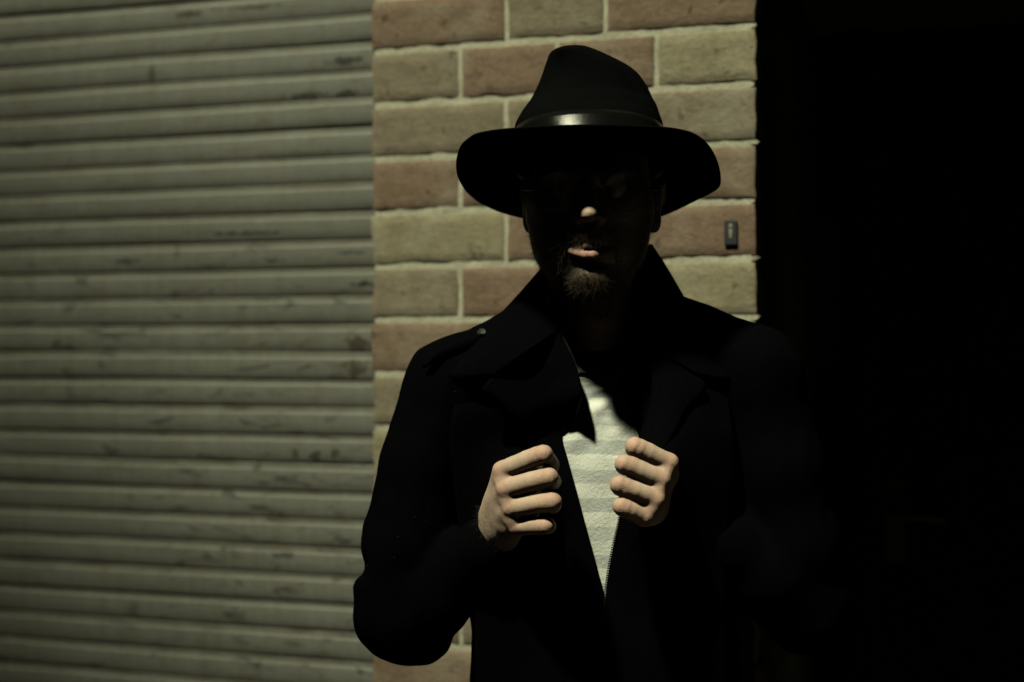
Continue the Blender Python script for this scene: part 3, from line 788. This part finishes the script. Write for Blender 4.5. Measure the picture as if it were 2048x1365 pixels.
attach(fast_obj('body',V,Q,M_SKIN,None,{'lip':np.concatenate([lip,z0(len(V)-n1_)]),'flush':np.concatenate([flushH,Rf,Lf,z0(len(BV))]),'hairy':np.concatenate([beardm,z0(len(V)-n1_)]),'axial':np.concatenate([z0(n1_),Ra,La,z0(len(BV))]),'crease':np.concatenate([z0(n1_),Rc,Lc,z0(len(BV))])}))

# ---- hair strands
def strands(P0,N0,Ls,rad,bend,seed):
    r=np.random.default_rng(seed); b=MB()
    for p,n,l in zip(P0,N0,Ls):
        d=n+r.normal(0,.6,3)+bend; d/=np.linalg.norm(d); c=r.normal(0,.9,3)+np.array(bend)*0.5
        u=np.cross(d,(.3,.2,.9)); u/=np.linalg.norm(u)+1e-9; w=np.cross(d,u); v=[]
        for k,(tt,rr) in enumerate(((0,1),(.5,.8),(1,.15))):
            q=p-n*.001+d*l*tt+c*l*tt*tt*.5
            for a in (0,2.1,4.2): v.append(q+rad*rr*(math.cos(a)*u+math.sin(a)*w))
        b.add(v,[(i+3*k,(i+1)%3+3*k,(i+1)%3+3*k+3,i+3*k+3) for k in (0,1) for i in range(3)])
    return b
idx=np.where(reg)[0]
wgt=np.where(L_[idx,2]<-0.088,np.where(np.abs(L_[idx,0])<.03,2.2,1.0),np.where(np.abs(L_[idx,0])<0.036,1.6,0.5)); sel=RNG.choice(idx,8000,p=wgt/wgt.sum())
ln=np.where(L_[sel,2]<-0.095,RNG.uniform(.004,.010,len(sel)),RNG.uniform(.005,.010,len(sel)))*np.where(np.abs(L_[sel,0])>.04,.55,1.0)
bd=strands(HV[sel],HN[sel],ln,0.00022,np.array([0,0.1,-0.75]),3).build('beard',M_BEARD,None,True); attach(bd); bd['kind']='stuff'
wi=np.where(np.linalg.norm(RV-P(985,1060,1.815),axis=1)<0.034)[0]; RN=vnormals(RV,RQ); wi=wi[RN[wi,1]<0.4]
sel=RNG.choice(wi,420)
ah=strands(RV[sel],RN[sel],RNG.uniform(.004,.009,420),0.00009,np.array([-.5,0,-.5]),5).build('arm_hair',M_BEARD,None,True); attach(ah); ah['kind']='stuff'

# ---- t-shirt (rings, front depth known)
def superring(cx, hw, yf, yb, n=120, e=2.5):
    yc=(yf+yb)/2; hy=(yb-yf)/2; out=[]
    for k in range(n):
        a=2*math.pi*k/n; c_,s_=math.cos(a),math.sin(a)
        out.append((cx+hw*math.copysign(abs(c_)**(2/e),c_), yc+hy*math.copysign(abs(s_)**(2/e),s_)))
    return out
prof=[(.92,.140,1.852,2.05),(1.0,.140,1.850,2.05),(1.1,.150,1.848,2.05),(1.2,.168,1.850,2.05),(1.3,.172,1.858,2.055),(1.36,.168,1.871,2.05),(1.395,.140,1.881,2.04),(1.415,.108,1.887,2.03),(1.432,.080,1.891,2.02)]
pr=catmull(prof,110); V=[];n_=160
for z_,hw_,yf,yb in pr:
    for x,y in superring(XC,hw_,yf,yb,n_,2.3): V.append((x,y,z_))
V=np.array(V); Q=[]
for k in range(len(pr)-1):
    for i in range(n_): j=(i+1)%n_; Q.append((k*n_+i,k*n_+j,(k+1)*n_+j,(k+1)*n_+i))
front=V[:,1]<1.93
def fold(a,b,w,h):
    a=np.array(a[:2]+[0.]) if isinstance(a,list) else a
    A_=P(*a,1.835); B_=P(*b,1.835); p=V[:,[0,2]]; a2=A_[[0,2]]; b2=B_[[0,2]]; ba=b2-a2
    t_=np.clip(((p-a2)@ba)/(ba@ba),0,1); d_=np.linalg.norm(p-a2-t_[:,None]*ba,axis=1)
    V[:,1]-=0.6*front*h*np.exp(-(d_/w)**2)*np.sin(np.pi*np.clip(t_*.9+.05,0,1))
for a,b,w,h in (((1135,905),(1215,800),.006,.006),((1150,930),(1240,850),.006,-.003),((1165,800),(1230,765),.005,.004),((1170,835),(1250,790),.006,.005),
                ((1165,815),(1235,780),.004,-.003),((1190,850),(1275,845),.006,.003),((1215,880),(1262,850),.006,.004),((1225,905),(1255,960),.007,.004),((1150,960),(1230,1000),.010,-.002),((1140,745),(1190,765),.004,.003),((1180,1060),(1230,1030),.008,.003)):
    fold(a,b,w,h)
V[:,1]+=front*(0.0016*vnoise(V*np.array([45,0,38]),1)+0.0007*vnoise(V*np.array([120,0,110]),2))
ts=attach(fast_obj('t_shirt',V,np.array(Q),M_SHIRT))
# neckband
V=[];Q=[];n_=120
nb=[(1.424,.0885,1.8835,2.028),(1.432,.083,1.8845,2.023),(1.440,.078,1.886,2.018),(1.449,.073,1.8885,2.012),(1.456,.0695,1.891,2.008),(1.4575,.0675,1.8935,2.006),(1.452,.067,1.8955,2.004)]
for z_,hw_,yf,yb in nb:
    for x,y in superring(XC,hw_,yf,yb,n_,2.2): V.append((x,y,z_))
for k in range(len(nb)-1):
    for i in range(n_): j=(i+1)%n_; Q.append((k*n_+i,k*n_+j,(k+1)*n_+j,(k+1)*n_+i))
o=fast_obj('neckband',np.array(V),np.array(Q),M_NECKBAND); o.parent=ts

# ---- jacket
jf=Field((-.30,1.66,.70),(.60,2.13,1.56),0.0052)
jf.ell((XC+.005,1.955,1.25),(.192,.120,.27),0.03); jf.ell((.128,1.955,1.02),(.185,.120,.30),0.04); jf.ell((.128,1.945,.82),(.200,.132,.16),0.05)
jf.cone(P(1085,668,1.95),P(905,780,1.915),.052,.066,0.03); jf.cone(P(1285,655,1.95),P(1500,752,1.915),.060,.068,0.03)
jf.chain(pts((905,778,1.915),(848,930,1.90),(815,1090,1.895),(800,1228,1.90)),[.066,.059,.058,.060],0.012)
jf.chain(pts((803,1236,1.90),(868,1182,1.885),(925,1132,1.866),(962,1100,1.846)),[.060,.058,.047,.040],0.010)
jf.ell(P(742,1165,1.90),(.020,.03,.026),0.02); jf.ell(P(850,1290,1.90),(.03,.03,.018),0.03)
jf.chain(pts((1500,752,1.915),(1550,930,1.90),(1590,1090,1.90),(1612,1210,1.92)),[.068,.059,.057,.058],0.02)
jf.chain(pts((1612,1212,1.92),(1530,1150,1.90),(1450,1092,1.884),(1378,1044,1.868)),[.058,.056,.046,.038],0.02)
jf.ell(P(1475,1000,1.94),(.04,.06,.13),0.03)
jf.cone(P(706,1133,1.84),P(706,1133,1.96),.016,.016,0.012,True)
# the open front
for a,b,w0,w1 in (((1185,560),(1185,900),.085,.085),((1190,900),(1210,1215),.085,.050)):
    jf.cone(P(*a,1.81),P(*b,1.81),w0,w1,0.008,True)
jf.cone(P(1185,540,1.94),P(1185,690,1.93),.075,.070,0.01,True)
JV,JQ=jf.mesh(); JN=vnormals(JV,JQ)
JV=JV+JN*(0.003*vnoise(JV*np.array([22,22,14]),3)+0.0015*vnoise(JV*np.array([55,55,40]),5))[:,None]
jk=attach(fast_obj('jacket',JV,JQ,M_JACKET)); jk['label']='black wool jacket with wide lapels pulled open at the front'
def rows(l): return [(P(*a),P(*b)) for a,b in l]
lpanel=[((1082,590,1.905),(1000,655,1.905)),((1116,660,1.878),(960,700,1.885)),((1134,695,1.866),(930,750,1.868)),((1152,740,1.860),(915,790,1.855)),
 ((1159,790,1.856),(905,830,1.845)),((1148,832,1.867),(900,860,1.842)),((1124,866,1.867),(900,890,1.842)),((1134,915,1.859),(905,930,1.842)),
 ((1150,975,1.850),(910,990,1.842)),((1173,1060,1.845),(920,1070,1.842)),((1193,1135,1.843),(935,1150,1.842)),((1208,1197,1.842),(950,1210,1.842)),((1208.5,1290,1.832),(950,1290,1.842)),((1209,1420,1.832),(950,1420,1.842))]
rpanel=[((1290,590,1.905),(1380,650,1.905)),((1292,660,1.880),(1420,700,1.885)),((1302,730,1.862),(1450,760,1.865)),((1302,790,1.848),(1460,830,1.85)),
 ((1287,850,1.835),(1465,870,1.842)),((1270,900,1.825),(1465,920,1.842)),((1252,975,1.822),(1460,990,1.842)),((1238,1048,1.826),(1455,1070,1.842)),
 ((1222,1120,1.832),(1450,1150,1.842)),((1211.5,1197,1.835),(1450,1210,1.842)),((1211,1290,1.832),(1450,1290,1.842)),((1210.5,1420,1.832),(1450,1420,1.842))]
_,ledge=sheet('front_panel',rows(lpanel),M_JACKET,jk,34,110,-0.010,0.004,0.002,3,[(P(1062,1005,1.82),.036,.05)])
_,redge=sheet('front_panel',rows(rpanel),M_JACKET,jk,34,110,0.014,0.004,0.003,4,[(P(1300,965,1.82),.045,.045)])
sheet('collar',rows([((1095,530,2.00),(1060,590,2.01)),((1084,538,1.965),(1020,618,1.975)),((1079,550,1.930),(985,648,1.935)),((1082,580,1.902),(935,690,1.895)),((1104,622,1.880),(893,754,1.850)),((1118,660,1.866),(985,751,1.838))]),M_JACKET,jk,14,50,0.010,0.004,0.002,6)
sheet('lapel',rows([((1119,664,1.866),(988,757,1.838)),((1136,698,1.857),(966,778,1.826)),((1155,743,1.847),(998,803,1.830)),((1161,790,1.838),(1030,838,1.836)),((1149,832,1.861),(1050,872,1.850)),((1125,866,1.864),(1070,905,1.854))]),M_JACKET,jk,14,50,-0.016,0.004,0.001,7)
sheet('collar',rows([((1270,508,2.00),(1318,560,2.01)),((1288,496,1.97),(1338,560,1.98)),((1303,492,1.945),(1362,588,1.95)),((1310,530,1.918),(1385,640,1.92)),((1304,590,1.892),(1420,700,1.892)),((1294,640,1.875),(1462,758,1.852)),((1296,690,1.866),(1392,748,1.838))]),M_JACKET,jk,14,60,0.008,0.004,0.002,8)
sheet('lapel',rows([((1297,694,1.862),(1390,754,1.84)),((1304,740,1.850),(1412,775,1.835)),((1304,790,1.838),(1375,815,1.825)),((1289,850,1.826),(1345,870,1.805)),((1272,898,1.816),(1320,905,1.79))]),M_JACKET,jk,14,40,0.006,0.004,0.002,9)
# back of the collar
sheet('collar',rows([((1095,530,2.00),(1060,590,2.01)),((1130,532,2.03),(1120,610,2.045)),((1190,532,2.04),(1190,615,2.06)),((1250,520,2.03),(1265,600,2.045)),((1285,505,2.00),(1320,560,2.01))]),M_JACKET,jk,10,40,0.0,0.005)
# shoulder strap with its button
sheet('shoulder_strap',rows([((868,712,1.850),(846,734,1.850)),((900,692,1.862),(880,718,1.857)),((935,678,1.875),(922,704,1.868)),((965,664,1.888),(958,688,1.881)),((985,656,1.90),(980,678,1.893))]),M_JACKET,jk,8,30,0.004,0.006)
bp=P(963,664,1.878); MB().cyl(bp,(0.25,-0.7,0.7),0.0055,0.003,18).build('button',M_SNAP,jk,True)
# zip teeth along the front edges
def zipper(edge, i0, i1, off, step=0.0031):
    b=MB(); seg=edge[i0:i1]; L=np.concatenate([[0],np.cumsum(np.linalg.norm(np.diff(seg,axis=0),axis=1))]); s_=0
    while s_<L[-1]:
        p=np.array([np.interp(s_,L,seg[:,k]) for k in range(3)]); q=np.array([np.interp(min(s_+.001,L[-1]),L,seg[:,k]) for k in range(3)])
        tt=q-p; tt/=np.linalg.norm(tt)+1e-9; z_=Vector(tt); x_=Vector((1,0,0))-z_*z_.x; x_.normalize(); y_=z_.cross(x_)
        M=Matrix(((x_.x,y_.x,z_.x,p[0]+off),(x_.y,y_.y,z_.y,p[1]-.0004),(x_.z,y_.z,z_.z,p[2]),(0,0,0,1)))
        b.box((-.0016,-.0014,-.0008),(.0016,.0014,.0008),M); s_+=step
    return b
zl=zipper(ledge,8,48,0.001).build('zip_teeth',M_ZIP,jk); zl['kind']='stuff'
zr=zipper(redge,60,110,-0.0012).build('zip_teeth',M_ZIP,jk); zr['kind']='stuff'

# lint on the wool
M_LINT = mat('lint', (0.06, 0.06, 0.057), 0.9, 0.1)
ci=np.where((JN[:,1]<-.35)&(JV[:,2]>1.12)&(JV[:,0]<.09))[0]; b=MB()
for k in RNG.choice(ci,34):
    p,n=JV[k]+JN[k]*.0012,JN[k]; u=np.cross(n,RNG.normal(0,1,3)); u/=np.linalg.norm(u); w=np.cross(n,u); l=RNG.uniform(.0005,.0014); tk=.00022
    b.add([p+u*l+w*tk,p+u*l-w*tk,p-u*l-w*tk,p-u*l+w*tk,p+n*.0005],[(0,1,4),(1,2,4),(2,3,4),(3,0,4),(3,2,1,0)])
lt=b.build('lint',M_LINT,jk); lt['kind']='stuff'

# ---- trousers and shoes
tf=Field((-.15,1.78,.03),(.38,2.12,1.0),0.008)
tf.ell((.115,1.945,.90),(.165,.115,.12),0.04)
for s_ in (-1,1):
    hip=(0.115+s_*.085,1.945,.86); knee=(0.115+s_*.105,1.935,.50); ank=(0.115+s_*.115,1.955,.085)
    tf.cone(hip,knee,.094,.066,0.03); tf.cone(knee,ank,.066,.052,0.02)
TV,TQ=tf.mesh(); TV=TV+vnormals(TV,TQ)*(0.004*vnoise(TV*np.array([18,18,14]),2))[:,None]
attach(fast_obj('trousers',TV,TQ,M_TROUSER))
for s_ in (-1,1):
    cx=0.115+s_*.115
    sf=Field((cx-.07,1.76,-.005),(cx+.07,2.06,.14),0.004)
    sf.ell((cx,1.96,.062),(.042,.055,.055),0.02); sf.ell((cx,1.86,.045),(.046,.075,.034),0.03); sf.cone((cx,1.95,.06),(cx,1.88,.05),.042,.04,0.02)
    sf.D[:, :, :int((0.018-(-.005))/0.004)] = 1.0
    SV,SQ=sf.mesh(); sh=attach(fast_obj('shoe',SV,SQ,M_SHOE))
    n=28; poly=[(cx+.047*math.cos(a)*(1 if math.sin(a)<0 else .88),1.905+.118*math.sin(a)) for a in [2*math.pi*i/n for i in range(n)]]
    b=MB().add([(x,y,0.0) for x,y in poly]+[(x,y,.022) for x,y in poly],[tuple(range(n))[::-1],tuple(range(n,2*n))]+[(i,(i+1)%n,n+(i+1)%n,n+i) for i in range(n)])
    so=b.build('sole',M_SOLE,None); so.parent=sh

# ================================================================== GLASSES
gl=empty('glasses',tuple(H(0,-.1,-.002)))
tag(gl,'thin round wire glasses on the shaded face under the hat brim','glasses')
GI=Matrix.Translation(-gl.location)
def gadd(o): o.parent=gl; o.matrix_parent_inverse=GI; return o
for cxp,cyp,rr in ((1119,384,.0275),(1251,383,.0272)):
    c_=P(cxp,cyp,1.775)
    gadd(MB().tube([c_+np.array([rr*math.cos(a),0.002*abs(math.cos(a)),rr*.93*math.sin(a)]) for a in [2*math.pi*i/40 for i in range(40)]],.0008,6,True).build('rim',M_GLASSRIM,None,True))
    n=32; ring=[c_+np.array([(rr-.0006)*math.cos(a),0.002*abs(math.cos(a)),(rr-.0006)*.93*math.sin(a)]) for a in [2*math.pi*i/n for i in range(n)]]
    v=[c_-np.array([0,.001,0])]+ring+[c_+np.array([0,.0005,0])]+[q+np.array([0,.0012,0]) for q in ring]
    f=[(0,1+i,1+(i+1)%n) for i in range(n)]+[(n+1,n+2+(i+1)%n,n+2+i) for i in range(n)]+[(1+i,n+2+i,n+2+(i+1)%n,1+(i+1)%n) for i in range(n)]
    gadd(MB().add(v,f).build('lens',M_LENS,None,True))
gadd(MB().tube(catmull([P(1160,380,1.775),P(1185,372,1.770),P(1210,379,1.775)],9),.0009,6).build('bridge',M_GLASSRIM,None,True))
for a,b in ((P(1076,380,1.777),H(-.092,.02,.008)),(P(1293,379,1.777),H(.094,.02,.008))):
    s_=1 if b[0]>a[0] else -1
    gadd(MB().tube(catmull([a,a+np.array([s_*.008,.006,0]),a*.5+b*.5+np.array([s_*.004,0,0]),b,b+np.array([0,.02,-.02])],16),.0009,6).build('temple',M_GLASSRIM,None,True))

# ================================================================== HAT
hat=empty('fedora_hat',(XC*.985,1.867,1.6868))
tag(hat,'wide-brimmed black felt hat with a dark leather band on the person\'s head','hat')
HI=Matrix.Translation(-hat.location)
def hadd(o): o.parent=hat; o.matrix_parent_inverse=HI; return o
edge=[(270,1180,249,1.718),(255,1112,250.5,1.721),(240,1048,254,1.731),(225,990,259,1.750),(210,948,267,1.784),(195,920,290,1.818),(182,911,324,1.857),(170,914,350,1.892),(158,930,380,1.922),(145,957,403,1.957),(132,995,421,1.984),(120,1040,434,2.009),
      (105,1105,442,2.027),(90,1172,445,2.032),(75,1235,445,2.027),(60,1295,442,2.009),(45,1348,421,1.982),(32,1390,400,1.952),(20,1425,383,1.922),(11,1441,372,1.897),(4,1443,357,1.872),(355,1438,330,1.847),(345,1428,305,1.818),(335,1411,281,1.792),(325,1385,264,1.772),(312,1345,255,1.746),(300,1302,252,1.731),(285,1240,249.5,1.721)]
ang=np.array([e_[0] for e_ in edge],float); ep=np.array([P(*e_[1:]) for e_ in edge])
un=np.unwrap(np.radians(ang)); un=-(un-un[0]); ep2=np.vstack([ep,ep[:1]]); un2=np.append(un,2*math.pi)
NA=144; phis=np.linspace(0,2*math.pi,NA,endpoint=False)
def cyc(vals):   # smooth periodic interpolation
    out=np.stack([np.interp(phis,un2,vals[:,k]) for k in range(3)],1)
    for _ in range(3): out=0.5*out+0.25*(np.roll(out,1,0)+np.roll(out,-1,0))
    return out
outer=cyc(ep2)
HXC=P(1180,300,1.867)[0]
def plane_z(x,y): return 1.6868+ (1.862-y)*0.205
def crown_ring(hwl,hwr,yf,yb,z_fn,pinch=0.0,e=2.15):
    out=[]
    for q in phis:                 # q=0 front, turns towards the left of the photo
        a=math.pi*1.5-q; c_,s_=math.cos(a),math.sin(a)
        hw_=hwr if c_>0 else hwl; hy=(yb-yf)/2; yc=(yb+yf)/2
        k=1.0
        if pinch:
            dq=min(q,2*math.pi-q); k-=pinch*math.exp(-((dq-0.85)/0.33)**2)
        x=HXC+k*hw_*math.copysign(abs(c_)**(2/e),c_); y=yc+k*hy*math.copysign(abs(s_)**(2/e),s_)
        out.append((x,y,z_fn(x,y)))
    return np.array(out)
def off(px,d): return abs((px-1024)/F*d-HXC)
base=crown_ring(.0987,.0997,1.774,1.974,plane_z)
# brim: from the base of the crown to the edge, two faces and a rolled rim
NR=14; G=[]
for k in range(NR+1):
    u=k/NR; p=base*(1-u)+outer*u; p[:,2]-=0.010*math.sin(math.pi*u)*(0.4+0.6*np.abs(np.sin(phis))); G.append(p)
top=np.array(G); th=0.0022; bot=top.copy(); bot[:,:,2]-=th
V=np.concatenate([top.reshape(-1,3),bot.reshape(-1,3)]); NB=(NR+1)*NA; Q=[]
for k in range(NR):
    for i in range(NA):
        j=(i+1)%NA; Q.append((k*NA+i,k*NA+j,(k+1)*NA+j,(k+1)*NA+i)); Q.append((NB+k*NA+i,NB+(k+1)*NA+i,NB+(k+1)*NA+j,NB+k*NA+j))
for i in range(NA):
    j=(i+1)%NA; Q.append((NR*NA+i,NR*NA+j,NB+NR*NA+j,NB+NR*NA+i)); Q.append((i,NB+i,NB+j,j))
hadd(fast_obj('brim',V,np.array(Q),M_FELT))
# crown: rings rising from the brim, outline from the photo, pinched at the front
lv=[(0.0,None),]
spec=[(275,1029,1331,1.780,1.973,0,1.0),(250,1028,1331,1.803,1.973,0.0,.95),(232,1033,1327,1.811,1.971,0.005,.88),(215,1042,1322,1.817,1.968,.02,.75),(200,1053,1317,1.822,1.964,.05,.55),(185,1062,1312,1.826,1.959,.08,.4),(165,1073,1303,1.830,1.953,.10,.25),(150,1080,1293,1.833,1.948,.11,.18),(135,1086,1281,1.835,1.943,.12,.14),(120,1091,1260,1.837,1.937,.12,.1),(107,1096,1232,1.839,1.930,.11,.08),(97,1100,1208,1.841,1.921,.09,.06),(91,1110,1190,1.846,1.909,.06,.05)]
R=[base]
for (py,xl,xr,yf,yb,pn,tilt) in spec:
    d=1.847 if py<200 else 1.862
    zc_=CAMZ-(py-HORIZON)/F*d
    xl_,xr_=(xl-1024)/F*d,(xr-1024)/F*d
    old=HXC
    cxm=(xl_+xr_)/2; hwm=(xr_-xl_)/2
    HXC=cxm
    kk=tilt
    R.append(crown_ring(hwm,hwm,yf,yb,(lambda x,y,zc_=zc_,kk=kk: zc_+(1.862-y)*0.205*kk),pn))
    HXC=old
R=[R[0]]+R[2:]
C=np.array(R); nR=len(C)
# interpolate rings smoothly
fine=np.stack([catmull(C[:,i,:],70) for i in range(NA)],1)
for _ in range(7): fine[1:-1]=0.5*fine[1:-1]+0.25*(fine[:-2]+fine[2:])
V=fine.reshape(-1,3); Q=[]
for k in range(69):
    for i in range(NA): j=(i+1)%NA; Q.append((k*NA+i,k*NA+j,(k+1)*NA+j,(k+1)*NA+i))
# dented top
cen=fine[-1].mean(0)-np.array([0,0,.004]); last=69*NA
for s_ in (0.66,0.33):
    ring=cen+(fine[-1]-cen)*s_; ring[:,2]=cen[2]+(fine[-1][:,2]-cen[2])*s_; n0=len(V); V=np.concatenate([V,ring])
    for i in range(NA): j=(i+1)%NA; Q.append((last+i,last+j,n0+j,n0+i))
    last=n0
n0=len(V); V=np.concatenate([V,np.tile(cen,(NA,1))+0.002*(fine[-1]-cen)])
for i in range(NA): j=(i+1)%NA; Q.append((last+i,last+j,n0+j,n0+i))
Q=np.array(Q)
hadd(fast_obj('crown',V,Q[:, ::-1] if False else Q,M_FELT))
# band: follows the crown a little proud of it
cenr=fine.mean(1,keepdims=True)
def band_ring(h):
    out=np.zeros((NA,3))
    for i in range(NA):
        zz_=fine[:,i,2]; zt_=base[i,2]+h
        p=np.array([np.interp(zt_,zz_[:40],fine[:40,i,0]),np.interp(zt_,zz_[:40],fine[:40,i,1]),zt_])
        dd=p-np.array([HXC,1.869,zt_]); out[i]=p+dd/np.linalg.norm(dd)*(0.0042-0.045*h)
    return out
br=[band_ring(h) for h in np.linspace(0.002,0.054,8)]
inn=[br[-1]-(br[-1]-np.array([HXC,1.869,0])*np.array([1,1,0])-br[-1]*np.array([0,0,1]))*0.035, br[0]-(br[0]-np.array([HXC,1.869,0])*np.array([1,1,0])-br[0]*np.array([0,0,1]))*0.035]
BR=np.array(br+[inn[0],inn[1]]); V=BR.reshape(-1,3); Q=[]; nb_=len(BR)
for k in range(nb_):
    for i in range(NA): j=(i+1)%NA; l=(k+1)%nb_; Q.append((k*NA+i,k*NA+j,l*NA+j,l*NA+i))
hadd(fast_obj('hat_band',V,np.array(Q),M_BAND))
